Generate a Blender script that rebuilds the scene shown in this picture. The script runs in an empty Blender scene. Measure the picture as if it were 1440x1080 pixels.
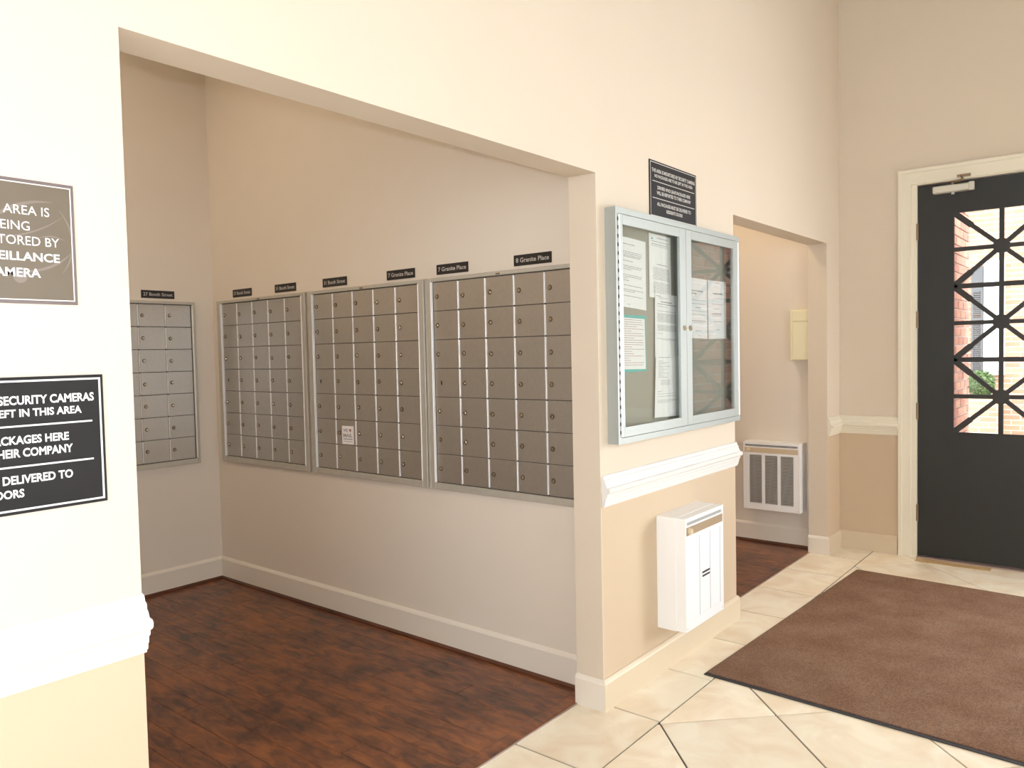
import bpy, bmesh, math, random
from mathutils import Vector, Matrix
random.seed(7)
S = bpy.context.scene
COL = S.collection

# ------------------------------------------------------------------ camera
cam_d = bpy.data.cameras.new('camera')
cam = bpy.data.objects.new('camera', cam_d)
COL.objects.link(cam)
S.camera = cam
cam_d.sensor_width = 36.0
cam_d.lens = 1081.98 / 1440 * 36.0
cam_d.clip_start = 0.02
CAM = Vector((0, -1.630, 1.43))
cR = Vector((0.63091581, -0.77556699, -0.02100213))
cU = Vector((0.04573618, 0.01015594, 0.99890193))
cF = Vector((0.77450206, 0.63118358, -0.04187901))
mw = Matrix.Identity(4)
for i in range(3):
    mw[i][0] = cR[i]; mw[i][1] = cU[i]; mw[i][2] = -cF[i]; mw[i][3] = CAM[i]
cam.matrix_world = mw

# ------------------------------------------------------------------ light
S.view_settings.view_transform = 'Standard'
S.view_settings.look = 'None'
S.view_settings.exposure = -0.20
S.view_settings.gamma = 1.0
S.view_settings.use_curve_mapping = False

world = bpy.data.worlds.new('world'); S.world = world
world.use_nodes = True
wb = world.node_tree.nodes['Background']
wb.inputs['Color'].default_value = (0.86, 0.93, 1.0, 1)
wb.inputs['Strength'].default_value = 7.5


def light(name, kind, loc, target, power, col, **kw):
    d = bpy.data.lights.new(name, kind)
    d.energy = power; d.color = col
    for k, v in kw.items():
        setattr(d, k, v)
    o = bpy.data.objects.new(name, d); COL.objects.link(o)
    o.location = loc
    o.rotation_euler = (Vector(target) - Vector(loc)).to_track_quat('-Z', 'Y').to_euler()
    return o


light('sun', 'SUN', (0, 0, 10), (5.5, 2.2, 2.0), 6.0, (1.0, 0.96, 0.88), angle=0.01)
# the camera's own flash, just above the lens
light('camera_flash', 'SPOT', (0.0, -1.63, 1.485), (3, 0.8, 1.3), 95.0, (0.93, 0.96, 1.08), shadow_soft_size=0.012, spot_size=2.4, spot_blend=0.6)
# fill lights added at made-up lobby windows, opposite and behind the camera
light('added_window_fill', 'AREA', (1.2, -3.93, 1.75), (1.2, 0, 1.0), 9.0, (0.93, 0.97, 1.08), shape='RECTANGLE', size=1.9, size_y=1.9)
light('added_rear_window_fill', 'AREA', (-1.52, -1.9, 1.75), (4, -1.6, 1.5), 29.0, (0.93, 0.97, 1.08), shape='RECTANGLE', size=1.7, size_y=1.9)
# light added to brighten floor and notice board; its side window is made up
light('added_side_window_fill', 'AREA', (5.60, -2.92, 1.35), (2.9, -0.9, 0.1), 106.0, (0.96, 0.98, 1.06), shape='RECTANGLE', size=1.7, size_y=2.0)
# portal that guides the sky light through the glazed entrance door
pt = light('door_portal', 'AREA', (5.90, -0.96, 1.56), (0, -0.96, 1.56), 1.0, (1, 1, 1), shape='RECTANGLE', size=0.56, size_y=1.46)
pt.data.cycles.is_portal = True
# warm light added high in the mail alcove; no fixture is seen
light('added_alcove_warm_light', 'AREA', (0.95, 2.1, 3.52), (0.95, 2.1, 0), 22.0, (1.0, 0.84, 0.64), shape='RECTANGLE', size=0.6, size_y=0.6)

light('added_passage_warm_light', 'AREA', (4.6, 1.0, 3.52), (4.6, 1.0, 0), 27.0, (1.0, 0.82, 0.60), shape='RECTANGLE', size=0.6, size_y=0.6)  # added to warm and brighten the passage, no lamp is seen there

# ------------------------------------------------------------------ materials


def mat(name, col, rough=0.6, metal=0.0, bump=0.0, bscale=60.0, var=0.0, vscale=3.0, spec=0.5, stretch=None, col2=None):
    m = bpy.data.materials.new(name); m.use_nodes = True
    nt = m.node_tree; b = nt.nodes['Principled BSDF']
    b.inputs['Base Color'].default_value = (*col, 1)
    b.inputs['Roughness'].default_value = rough
    b.inputs['Metallic'].default_value = metal
    b.inputs['Specular IOR Level'].default_value = spec
    if bump or var:
        tc = nt.nodes.new('ShaderNodeTexCoord'); mp = nt.nodes.new('ShaderNodeMapping')
        geo = nt.nodes.new('ShaderNodeNewGeometry')
        nt.links.new(geo.outputs['Position'], mp.inputs['Vector'])
        if stretch:
            mp.inputs['Scale'].default_value = stretch
    if var:
        n = nt.nodes.new('ShaderNodeTexNoise'); n.inputs['Scale'].default_value = vscale; n.inputs['Detail'].default_value = 5
        nt.links.new(mp.outputs['Vector'], n.inputs['Vector'])
        r = nt.nodes.new('ShaderNodeValToRGB')
        c2 = col2 if col2 else tuple(c * (1 - var) for c in col)
        r.color_ramp.elements[0].position = 0.32; r.color_ramp.elements[1].position = 0.68
        r.color_ramp.elements[0].color = (*c2, 1); r.color_ramp.elements[1].color = (*col, 1)
        nt.links.new(n.outputs['Fac'], r.inputs['Fac'])
        nt.links.new(r.outputs['Color'], b.inputs['Base Color'])
    if bump:
        n = nt.nodes.new('ShaderNodeTexNoise'); n.inputs['Scale'].default_value = bscale; n.inputs['Detail'].default_value = 3
        nt.links.new(mp.outputs['Vector'], n.inputs['Vector'])
        bp = nt.nodes.new('ShaderNodeBump'); bp.inputs['Strength'].default_value = bump; bp.inputs['Distance'].default_value = 0.003
        nt.links.new(n.outputs['Fac'], bp.inputs['Height']); nt.links.new(bp.outputs['Normal'], b.inputs['Normal'])
    return m


M_CREAM = mat('cream_wall_paint', (0.71, 0.612, 0.49), 0.75, bump=0.10, bscale=240, var=0.03, vscale=1.5, spec=0.25)
M_TAN = mat('tan_wainscot_paint', (0.62, 0.485, 0.335), 0.6, bump=0.10, bscale=240, var=0.03, vscale=1.5, spec=0.35)
M_ALC = mat('alcove_wall_paint', (0.77, 0.69, 0.59), 0.75, bump=0.10, bscale=240, var=0.03, vscale=1.5, spec=0.25)
M_CEIL = mat('ceiling_paint', (0.52, 0.48, 0.42), 0.9)
M_WHITE = mat('white_gloss_trim_paint', (0.80, 0.78, 0.74), 0.38)
M_BASE = mat('cream_baseboard_paint', (0.68, 0.56, 0.40), 0.42)
M_BASEW = mat('off_white_baseboard_paint', (0.80, 0.73, 0.63), 0.42)
M_CASE = mat('ivory_casing_paint', (0.80, 0.74, 0.60), 0.45)
M_GROUT = mat('dark_grey_grout', (0.085, 0.07, 0.06), 0.9)
M_SUB = mat('dark_subfloor', (0.05, 0.03, 0.02), 0.8)
M_TAN_TILE = mat('tan_threshold_tile', (0.62, 0.42, 0.20), 0.35, var=0.2, vscale=12)
M_SHOE = mat('mahogany_shoe_moulding', (0.13, 0.045, 0.022), 0.3, var=0.4, vscale=9)
M_STRIP = mat('dull_metal_strip', (0.40, 0.31, 0.27), 0.35, metal=0.6)
M_ALU = mat('brushed_aluminium', (0.55, 0.52, 0.45), 0.45, metal=0.3, var=0.06, vscale=40)
M_ALUD = mat('aluminium_mailbox_door', (0.53, 0.505, 0.465), 0.38, metal=0.85, var=0.06, vscale=60)
M_BRIGHT = mat('painted_glint_aluminium', (0.92, 0.90, 0.88), 0.3)  # non-metal near-white: flash glint on the mailbox strips put into the colour
M_DARKGAP = mat('dark_recess', (0.03, 0.028, 0.025), 0.7)
M_BRASS = mat('worn_nickel_lock', (0.62, 0.54, 0.42), 0.22, metal=1.0)
M_LOCKRING = mat('dark_bronze_lock_ring', (0.13, 0.10, 0.075), 0.35, metal=0.8)
M_PANELGAP = mat('grey_brown_back_panel', (0.10, 0.09, 0.08), 0.7)  # grey-brown panel behind the mailbox doors, visible in their joints
M_BLACKSIGN = mat('black_sign_plastic', (0.014, 0.012, 0.012), 0.6, spec=0.3)
M_PLATE = mat('black_engraved_plate', (0.014, 0.012, 0.012), 0.4)
M_TANSIGN = mat('taupe_sign_face', (0.15, 0.115, 0.075), 0.4, var=0.05, vscale=10)
M_TANEDGE = mat('mauve_brown_sign_edge', (0.165, 0.125, 0.115), 0.4)
M_SWIRL = mat('faint_swirl_print', (0.215, 0.17, 0.135), 0.4)
M_INK = mat('white_ink', (0.90, 0.89, 0.87), 0.5)
M_INKS = mat('silver_grey_ink', (0.55, 0.52, 0.48), 0.5)
M_GREYINK = mat('grey_printing_ink', (0.36, 0.34, 0.36), 0.7)
M_REDINK = mat('dull_red_printing_ink', (0.45, 0.20, 0.16), 0.7)
M_PAPER = mat('white_paper', (0.88, 0.86, 0.86), 0.8)
M_TEAL = mat('teal_backing_paper', (0.10, 0.48, 0.44), 0.8)
M_BOARDM = mat('silver_grey_cabinet_metal', (0.41, 0.435, 0.41), 0.4, metal=0.25)
M_FELT = mat('grey_felt_backing', (0.36, 0.34, 0.29), 0.95, var=0.08, vscale=200)
M_HEAT = mat('white_heater_enamel', (0.88, 0.87, 0.86), 0.35)
M_HGRILL = mat('heater_grille_metal', (0.58, 0.57, 0.55), 0.45, metal=0.3)
M_HTAN = mat('tan_heater_control_strip', (0.40, 0.29, 0.18), 0.4, metal=0.3)
M_HTANL = mat('light_tan_heater_control_strip', (0.62, 0.49, 0.33), 0.45)
M_PERF = mat('grey_perforation', (0.22, 0.22, 0.24), 0.6)
M_KNOB = mat('ivory_knob', (0.72, 0.60, 0.42), 0.3)
M_BOX = mat('pale_yellow_utility_box', (0.82, 0.76, 0.52), 0.5)
M_DOOR = mat('black_green_door_paint', (0.017, 0.018, 0.016), 0.5)
M_IRON = mat('dark_iron_grille', (0.022, 0.020, 0.018), 0.5)
M_HINGE = mat('aged_hinge', (0.28, 0.20, 0.13), 0.45, metal=0.7)
M_CLOSER = mat('silver_closer', (0.62, 0.60, 0.52), 0.4, metal=0.4)
M_RUBBER = mat('mat_rubber_border', (0.035, 0.032, 0.035), 0.7)
M_CONC = mat('pale_concrete', (0.62, 0.58, 0.52), 0.9, var=0.08, vscale=4)
M_MORTAR = mat('pale_mortar', (0.80, 0.72, 0.66), 0.9)
M_BRICKS = [mat('red_brick_a', (0.60, 0.31, 0.23), 0.9, var=0.2, vscale=30), mat('red_brick_b', (0.52, 0.25, 0.19), 0.9, var=0.2, vscale=30), mat('red_brick_c', (0.66, 0.38, 0.28), 0.9, var=0.2, vscale=30)]
M_SHUT = mat('grey_shutter_paint', (0.085, 0.085, 0.095), 0.6)
M_WFRAME = mat('white_window_frame', (0.80, 0.80, 0.80), 0.5)
M_LEAF = [mat('light_green_leaf', (0.10, 0.19, 0.045), 0.6, var=0.3, vscale=20), mat('dark_green_leaf', (0.035, 0.085, 0.02), 0.6)]
M_BARK = mat('shrub_bark', (0.10, 0.07, 0.05), 0.9)


def glass(name, refl=1.0):
    m = bpy.data.materials.new(name); m.use_nodes = True
    nt = m.node_tree; nt.nodes.clear()
    out = nt.nodes.new('ShaderNodeOutputMaterial'); mx = nt.nodes.new('ShaderNodeMixShader')
    tr = nt.nodes.new('ShaderNodeBsdfTransparent'); tr.inputs['Color'].default_value = (0.95, 0.97, 0.96, 1)
    gl = nt.nodes.new('ShaderNodeBsdfGlossy'); gl.inputs['Roughness'].default_value = 0.0
    fr = nt.nodes.new('ShaderNodeLayerWeight'); fr.inputs['Blend'].default_value = 0.5
    pw = nt.nodes.new('ShaderNodeMath'); pw.operation = 'POWER'; pw.inputs[1].default_value = 4.0
    mu = nt.nodes.new('ShaderNodeMath'); mu.operation = 'MULTIPLY_ADD'; mu.inputs[1].default_value = 0.85 * refl; mu.inputs[2].default_value = 0.04 * refl; mu.use_clamp = True
    nt.links.new(fr.outputs['Facing'], pw.inputs[0])
    nt.links.new(pw.outputs[0], mu.inputs[0]); nt.links.new(mu.outputs[0], mx.inputs[0])
    nt.links.new(tr.outputs[0], mx.inputs[1]); nt.links.new(gl.outputs[0], mx.inputs[2]); nt.links.new(mx.outputs[0], out.inputs[0])
    return m


M_GLASS = glass('clear_glass', 1.2)


def mat_tile():
    m = bpy.data.materials.new('cream_ceramic_tile'); m.use_nodes = True
    nt = m.node_tree; b = nt.nodes['Principled BSDF']; L = nt.links.new
    oi = nt.nodes.new('ShaderNodeObjectInfo'); geo = nt.nodes.new('ShaderNodeNewGeometry')
    add = nt.nodes.new('ShaderNodeVectorMath'); add.operation = 'MULTIPLY_ADD'
    L(geo.outputs['Position'], add.inputs[0]); add.inputs[1].default_value = (1, 1, 1)
    mul = nt.nodes.new('ShaderNodeVectorMath'); mul.operation = 'SCALE'; mul.inputs[0].default_value = (17, 31, 9)
    L(oi.outputs['Random'], mul.inputs['Scale']); L(mul.outputs[0], add.inputs[2])
    n = nt.nodes.new('ShaderNodeTexNoise'); n.inputs['Scale'].default_value = 5.0; n.inputs['Detail'].default_value = 6; n.inputs['Distortion'].default_value = 0.9
    L(add.outputs[0], n.inputs['Vector'])
    r = nt.nodes.new('ShaderNodeValToRGB')
    r.color_ramp.elements[0].position = 0.28; r.color_ramp.elements[0].color = (0.79, 0.63, 0.44, 1)
    r.color_ramp.elements[1].position = 0.62; r.color_ramp.elements[1].color = (0.92, 0.83, 0.66, 1)
    L(n.outputs['Fac'], r.inputs['Fac'])
    hs = nt.nodes.new('ShaderNodeHueSaturation')
    ma = nt.nodes.new('ShaderNodeMath'); ma.operation = 'MULTIPLY_ADD'; ma.inputs[1].default_value = 0.12; ma.inputs[2].default_value = 0.93
    L(oi.outputs['Random'], ma.inputs[0]); L(ma.outputs[0], hs.inputs['Value']); L(r.outputs['Color'], hs.inputs['Color'])
    L(hs.outputs[0], b.inputs['Base Color'])
    b.inputs['Roughness'].default_value = 0.32
    bp = nt.nodes.new('ShaderNodeBump'); bp.inputs['Strength'].default_value = 0.15; bp.inputs['Distance'].default_value = 0.002
    L(n.outputs['Fac'], bp.inputs['Height']); L(bp.outputs['Normal'], b.inputs['Normal'])
    return m


def mat_wood():
    m = bpy.data.materials.new('mahogany_laminate'); m.use_nodes = True
    nt = m.node_tree; b = nt.nodes['Principled BSDF']; L = nt.links.new
    oi = nt.nodes.new('ShaderNodeObjectInfo'); geo = nt.nodes.new('ShaderNodeNewGeometry')
    mp = nt.nodes.new('ShaderNodeMapping'); mp.inputs['Scale'].default_value = (22.0, 7.5, 1)
    L(geo.outputs['Position'], mp.inputs['Vector'])
    add = nt.nodes.new('ShaderNodeVectorMath'); add.operation = 'ADD'
    mul = nt.nodes.new('ShaderNodeVectorMath'); mul.operation = 'SCALE'; mul.inputs[0].default_value = (0.2, 0.3, 0.35)
    L(oi.outputs['Random'], mul.inputs['Scale']); L(mp.outputs[0], add.inputs[0]); L(mul.outputs[0], add.inputs[1])
    n = nt.nodes.new('ShaderNodeTexNoise'); n.inputs['Scale'].default_value = 1.0; n.inputs['Detail'].default_value = 7; n.inputs['Roughness'].default_value = 0.62; n.inputs['Distortion'].default_value = 0.7
    L(add.outputs[0], n.inputs['Vector'])
    r = nt.nodes.new('ShaderNodeValToRGB')
    e = r.color_ramp.elements
    e[0].position = 0.30; e[0].color = (0.060, 0.026, 0.018, 1)
    e[1].position = 0.70; e[1].color = (0.36, 0.125, 0.042, 1)
    k = e.new(0.48); k.color = (0.185, 0.066, 0.032, 1)
    L(n.outputs['Fac'], r.inputs['Fac'])
    w = nt.nodes.new('ShaderNodeTexNoise'); w.inputs['Scale'].default_value = 1.0; w.inputs['Detail'].default_value = 2
    mp2 = nt.nodes.new('ShaderNodeMapping'); mp2.inputs['Scale'].default_value = (120, 6, 1)
    L(geo.outputs['Position'], mp2.inputs['Vector']); L(mp2.outputs[0], w.inputs['Vector'])
    big = nt.nodes.new('ShaderNodeTexNoise'); big.inputs['Scale'].default_value = 3.2; big.inputs['Detail'].default_value = 3
    L(geo.outputs['Position'], big.inputs['Vector'])
    br_ = nt.nodes.new('ShaderNodeMath'); br_.operation = 'MULTIPLY_ADD'; br_.inputs[1].default_value = 0.55; br_.inputs[2].default_value = -0.275
    L(big.outputs['Fac'], br_.inputs[0])
    ad = nt.nodes.new('ShaderNodeMath'); ad.operation = 'ADD'; L(n.outputs['Fac'], ad.inputs[0]); L(br_.outputs[0], ad.inputs[1])
    L(ad.outputs[0], r.inputs['Fac'])
    mx = nt.nodes.new('ShaderNodeMix'); mx.data_type = 'RGBA'; mx.blend_type = 'MULTIPLY'; mx.inputs[0].default_value = 0.35
    L(r.outputs['Color'], mx.inputs[6]); L(w.outputs['Fac'], mx.inputs[7])
    L(mx.outputs[2], b.inputs['Base Color'])
    b.inputs['Roughness'].default_value = 0.34; b.inputs['Specular IOR Level'].default_value = 0.5
    bp = nt.nodes.new('ShaderNodeBump'); bp.inputs['Strength'].default_value = 0.12; bp.inputs['Distance'].default_value = 0.002
    L(n.outputs['Fac'], bp.inputs['Height']); L(bp.outputs['Normal'], b.inputs['Normal'])
    return m


def mat_carpet():
    m = mat('brown_carpet_pile', (0.30, 0.165, 0.105), 1.0, spec=0.05)
    nt = m.node_tree; b = nt.nodes['Principled BSDF']; L = nt.links.new
    geo = nt.nodes.new('ShaderNodeNewGeometry')
    n = nt.nodes.new('ShaderNodeTexNoise'); n.inputs['Scale'].default_value = 5; n.inputs['Detail'].default_value = 4
    f = nt.nodes.new('ShaderNodeTexNoise'); f.inputs['Scale'].default_value = 170; f.inputs['Detail'].default_value = 2
    L(geo.outputs['Position'], n.inputs['Vector']); L(geo.outputs['Position'], f.inputs['Vector'])
    r = nt.nodes.new('ShaderNodeValToRGB'); r.color_ramp.elements[0].position = 0.3; r.color_ramp.elements[1].position = 0.7
    r.color_ramp.elements[0].color = (0.235, 0.128, 0.080, 1); r.color_ramp.elements[1].color = (0.30, 0.182, 0.122, 1)
    L(n.outputs['Fac'], r.inputs['Fac'])
    r2 = nt.nodes.new('ShaderNodeValToRGB'); r2.color_ramp.elements[0].position = 0.35; r2.color_ramp.elements[1].position = 0.65
    r2.color_ramp.elements[0].color = (0.62, 0.62, 0.62, 1); r2.color_ramp.elements[1].color = (1, 1, 1, 1)
    L(f.outputs['Fac'], r2.inputs['Fac'])
    mx = nt.nodes.new('ShaderNodeMix'); mx.data_type = 'RGBA'; mx.blend_type = 'MULTIPLY'; mx.inputs[0].default_value = 1.0
    L(r.outputs['Color'], mx.inputs[6]); L(r2.outputs['Color'], mx.inputs[7]); L(mx.outputs[2], b.inputs['Base Color'])
    bp = nt.nodes.new('ShaderNodeBump'); bp.inputs['Strength'].default_value = 0.8; bp.inputs['Distance'].default_value = 0.004
    L(f.outputs['Fac'], bp.inputs['Height']); L(bp.outputs['Normal'], b.inputs['Normal'])
    return m


def mat_farbrick():
    m = bpy.data.materials.new('pale_brick_wall'); m.use_nodes = True
    nt = m.node_tree; b = nt.nodes['Principled BSDF']; L = nt.links.new
    geo = nt.nodes.new('ShaderNodeNewGeometry'); sp = nt.nodes.new('ShaderNodeSeparateXYZ'); cb = nt.nodes.new('ShaderNodeCombineXYZ')
    L(geo.outputs['Position'], sp.inputs[0]); L(sp.outputs['Y'], cb.inputs['X']); L(sp.outputs['Z'], cb.inputs['Y'])
    br = nt.nodes.new('ShaderNodeTexBrick'); L(cb.outputs[0], br.inputs['Vector'])
    br.inputs['Scale'].default_value = 1.0; br.inputs['Brick Width'].default_value = 0.22; br.inputs['Row Height'].default_value = 0.075
    br.inputs['Mortar Size'].default_value = 0.006
    br.inputs['Color1'].default_value = (0.42, 0.25, 0.17, 1); br.inputs['Color2'].default_value = (0.34, 0.18, 0.12, 1); br.inputs['Mortar'].default_value = (0.5, 0.44, 0.38, 1)
    L(br.outputs['Color'], b.inputs['Base Color']); b.inputs['Roughness'].default_value = 0.9
    return m


M_TILE = mat_tile(); M_WOOD = mat_wood(); M_CARPET = mat_carpet(); M_FARB = mat_farbrick()

# ------------------------------------------------------------------ helpers


class MB:
    """collects geometry in a bmesh; build() links it as ONE mesh object"""

    def __init__(self):
        self.bm = bmesh.new(); self.mats = []

    def mi(self, m):
        if m is None:
            return 0
        if m not in self.mats:
            self.mats.append(m)
        return self.mats.index(m)

    def box(self, x0, x1, y0, y1, z0, z1, m=None, bev=0.0):
        x0, x1 = sorted((x0, x1)); y0, y1 = sorted((y0, y1)); z0, z1 = sorted((z0, z1))
        vs = [self.bm.verts.new(p) for p in ((x0, y0, z0), (x1, y0, z0), (x1, y1, z0), (x0, y1, z0), (x0, y0, z1), (x1, y0, z1), (x1, y1, z1), (x0, y1, z1))]
        fs = [self.bm.faces.new([vs[i] for i in q]) for q in ((0, 3, 2, 1), (4, 5, 6, 7), (0, 1, 5, 4), (1, 2, 6, 5), (2, 3, 7, 6), (3, 0, 4, 7))]
        k = self.mi(m)
        for f in fs:
            f.material_index = k
        if bev:
            es = list({e for f in fs for e in f.edges})
            r = bmesh.ops.bevel(self.bm, geom=es, offset=bev, segments=1, affect='EDGES', clamp_overlap=True)
            for f in r['faces']:
                f.material_index = k
        return self

    def prism(self, pts, fn, d0, d1, m=None):
        """pts: 2D polygon; fn(u, v, d) -> 3D; extruded from d0 to d1"""
        a = [self.bm.verts.new(fn(u, v, d0)) for u, v in pts]; b = [self.bm.verts.new(fn(u, v, d1)) for u, v in pts]
        k = self.mi(m); n = len(pts)
        fs = [self.bm.faces.new(a[::-1]), self.bm.faces.new(b)]
        for i in range(n):
            fs.append(self.bm.faces.new((a[i], a[(i + 1) % n], b[(i + 1) % n], b[i])))
        for f in fs:
            f.material_index = k
        return self

    def cyl(self, c, axis, r, h, m=None, seg=12, r2=None):
        ax = Vector(axis).normalized(); t = ax.orthogonal().normalized(); s = ax.cross(t)
        c = Vector(c); r2 = r if r2 is None else r2
        a = []; b = []
        for i in range(seg):
            w = 2 * math.pi * i / seg
            d = t * math.cos(w) + s * math.sin(w)
            a.append(self.bm.verts.new(c + d * r)); b.append(self.bm.verts.new(c + ax * h + d * r2))
        k = self.mi(m)
        fs = [self.bm.faces.new(a[::-1]), self.bm.faces.new(b)]
        for i in range(seg):
            fs.append(self.bm.faces.new((a[i], a[(i + 1) % seg], b[(i + 1) % seg], b[i])))
        for f in fs:
            f.material_index = k
        return self

    def data(self, name, m=None):
        bmesh.ops.recalc_face_normals(self.bm, faces=self.bm.faces[:])
        me = bpy.data.meshes.new(name); self.bm.to_mesh(me); self.bm.free()
        for x in (self.mats or [m]):
            me.materials.append(x)
        return me

    def build(self, name, m=None, parent=None):
        return link(name, self.data(name, m), parent)


def link(name, data, parent=None):
    o = bpy.data.objects.new(name, data); COL.objects.link(o)
    if parent is not None:
        o.parent = parent
        o.matrix_parent_inverse = Matrix.Identity(4)
        if parent.type == 'EMPTY' or True:
            o.location = -parent_origin(parent) if data is not None else (0, 0, 0)
    return o


def parent_origin(p):
    v = Vector((0, 0, 0))
    while p is not None:
        v = v + p.location; p = p.parent
    return v


def thing(name, loc, label, cat, group=None):
    o = bpy.data.objects.new(name, None); COL.objects.link(o); o.location = loc
    o.empty_display_size = 0.1
    o['label'] = label; o['category'] = cat
    if group: o['group'] = group
    return o


def tag(o, label, cat, group=None):
    o['label'] = label; o['category'] = cat
    if group: o['group'] = group
    return o


def struct(o):
    o['kind'] = 'structure'; return o


def smooth(o):
    for p in o.data.polygons: p.use_smooth = True
    return o


_tc = {}


def text_tris(s, bold=0.0):
    """triangulated outline of a string in its own xy plane, with bounds"""
    key = (s, bold)
    if key in _tc: return _tc[key]
    cu = bpy.data.curves.new('t', 'FONT'); cu.body = s; cu.size = 1.0; cu.offset = bold; cu.resolution_u = 3; cu.fill_mode = 'FRONT'
    ob = bpy.data.objects.new('t', cu); COL.objects.link(ob)
    bpy.context.view_layer.update()
    me = ob.evaluated_get(bpy.context.evaluated_depsgraph_get()).to_mesh()
    vs = [tuple(v.co[:2]) for v in me.vertices]; fs = [tuple(p.vertices) for p in me.polygons]
    ob.to_mesh_clear(); bpy.data.objects.remove(ob); bpy.data.curves.remove(cu)
    xs = [v[0] for v in vs]; ys = [v[1] for v in vs]
    _tc[key] = (vs, fs, min(xs), max(xs), min(ys), max(ys))
    return _tc[key]


def put_text(mb, s, u0, u1, v0, v1, fn, d, m, bold=0.0):
    """fit string s in the box u0..u1, v0..v1 of a plane fn(u, v, depth)"""
    vs, fs, a, b, c, e = text_tris(s, bold)
    k = mb.mi(m)
    nv = [mb.bm.verts.new(fn(u0 + (x - a) / (b - a) * (u1 - u0), v0 + (y - c) / (e - c) * (v1 - v0), d)) for x, y in vs]
    for f in fs:
        try:
            q = mb.bm.faces.new([nv[i] for i in f]); q.material_index = k
        except ValueError:
            pass


def PY(y0):      # plane facing -y (towards the lobby)
    return lambda u, v, d: Vector((u, y0 - d, v))


def PX(x0):      # plane facing -x ; u runs to the right = -y
    return lambda u, v, d: Vector((x0 - d, -u, v))


def rect(mb, fn, u0, u1, v0, v1, d0, d1, m):
    mb.prism([(u0, v0), (u1, v0), (u1, v1), (u0, v1)], fn, d0, d1, m)


# ------------------------------------------------------------------ key dimensions
XA, XB, XC, XD, XE = 0.746, 2.535, 3.8335, 5.3696, 5.648
H, T, G, G2, YA = 2.113, 0.127, 2.635, 5.46, 2.975
WZ = 4.2         # ceiling
RZ = 0.87        # paint change, hidden by the chair rail
BH, BP = 0.124, 0.015
XL, YS = -1.6, -4.0

# ------------------------------------------------------------------ structure: walls
mb = MB()


def split(x0, x1, y0, y1, z0, z1, up=M_CREAM, lo=M_TAN):
    if z0 < RZ < z1:
        mb.box(x0, x1, y0, y1, z0, RZ, lo); mb.box(x0, x1, y0, y1, RZ, z1, up)
    else:
        mb.box(x0, x1, y0, y1, z0, z1, up if z0 >= RZ else lo)


split(XL, XA, 0, T, 0, H)
mb.box(XL, XE + 0.2, 0, T, H, WZ, M_CREAM)
mb.box(XD, XD + .004, 0, T, 0, H, M_CREAM); split(XD + .004, XE + 0.2, 0, T, 0, H)
struct(mb.build('wall_left'))
# pier between the two openings; its end faces are cream full height
mb = MB()
mb.box(XB, XB + 0.004, 0.0, T, 0, H, M_CREAM); mb.box(XB + 0.004, XC, 0, T, RZ, H, M_CREAM); mb.box(XB + 0.004, XC, 0, T, 0, RZ, M_TAN)
struct(mb.build('wall_pier'))
mb = MB().box(G, XC, T, YA + 0.12, 0, 3.6, M_ALC); struct(mb.build('wall_alcove_right'))
mb = MB().box(0.1, XC, YA, YA + 0.12, 0, 3.6, M_ALC); o = mb.build('wall_alcove_back'); struct(o)
mb = MB().box(0.45, 0.60, T, YA, 0, 3.6, M_ALC); struct(mb.build('wall_alcove_left'))
mb = MB().box(G2, G2 + 0.15, T, YA + 0.12, 0, 3.6, M_ALC); struct(mb.build('wall_passage_right'))
mb = MB().box(XC, G2, YA, YA + 0.12, 0, 3.6, M_ALC); struct(mb.build('wall_passage_back'))
mb = MB().box(0.45, G2 + 0.15, T, YA + 0.12, 3.6, 3.7, M_CEIL); struct(mb.build('ceiling_alcove'))
mb = MB().box(XL - 0.2, XE + 0.2, YS - 0.2, T, WZ, WZ + 0.15, M_CEIL); struct(mb.build('ceiling'))
# door wall with opening
DY0, DY1, DZ = -0.455, -1.470, 2.50
mb = MB()
split(XE, XE + 0.2, DY0, 0, 0, WZ); split(XE, XE + 0.2, -2.0, DY1, 0, WZ); split(XE, XE + 0.2, YS, -3.8, 0, WZ); mb.box(XE, XE + 0.2, -3.8, -2.0, 0, 0.3, M_TAN); mb.box(XE, XE + 0.2, -3.8, -2.0, 2.8, WZ, M_CREAM); mb.box(XE, XE + 0.2, DY1, DY0, DZ, WZ, M_CREAM)
struct(mb.build('wall_far'))
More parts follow.
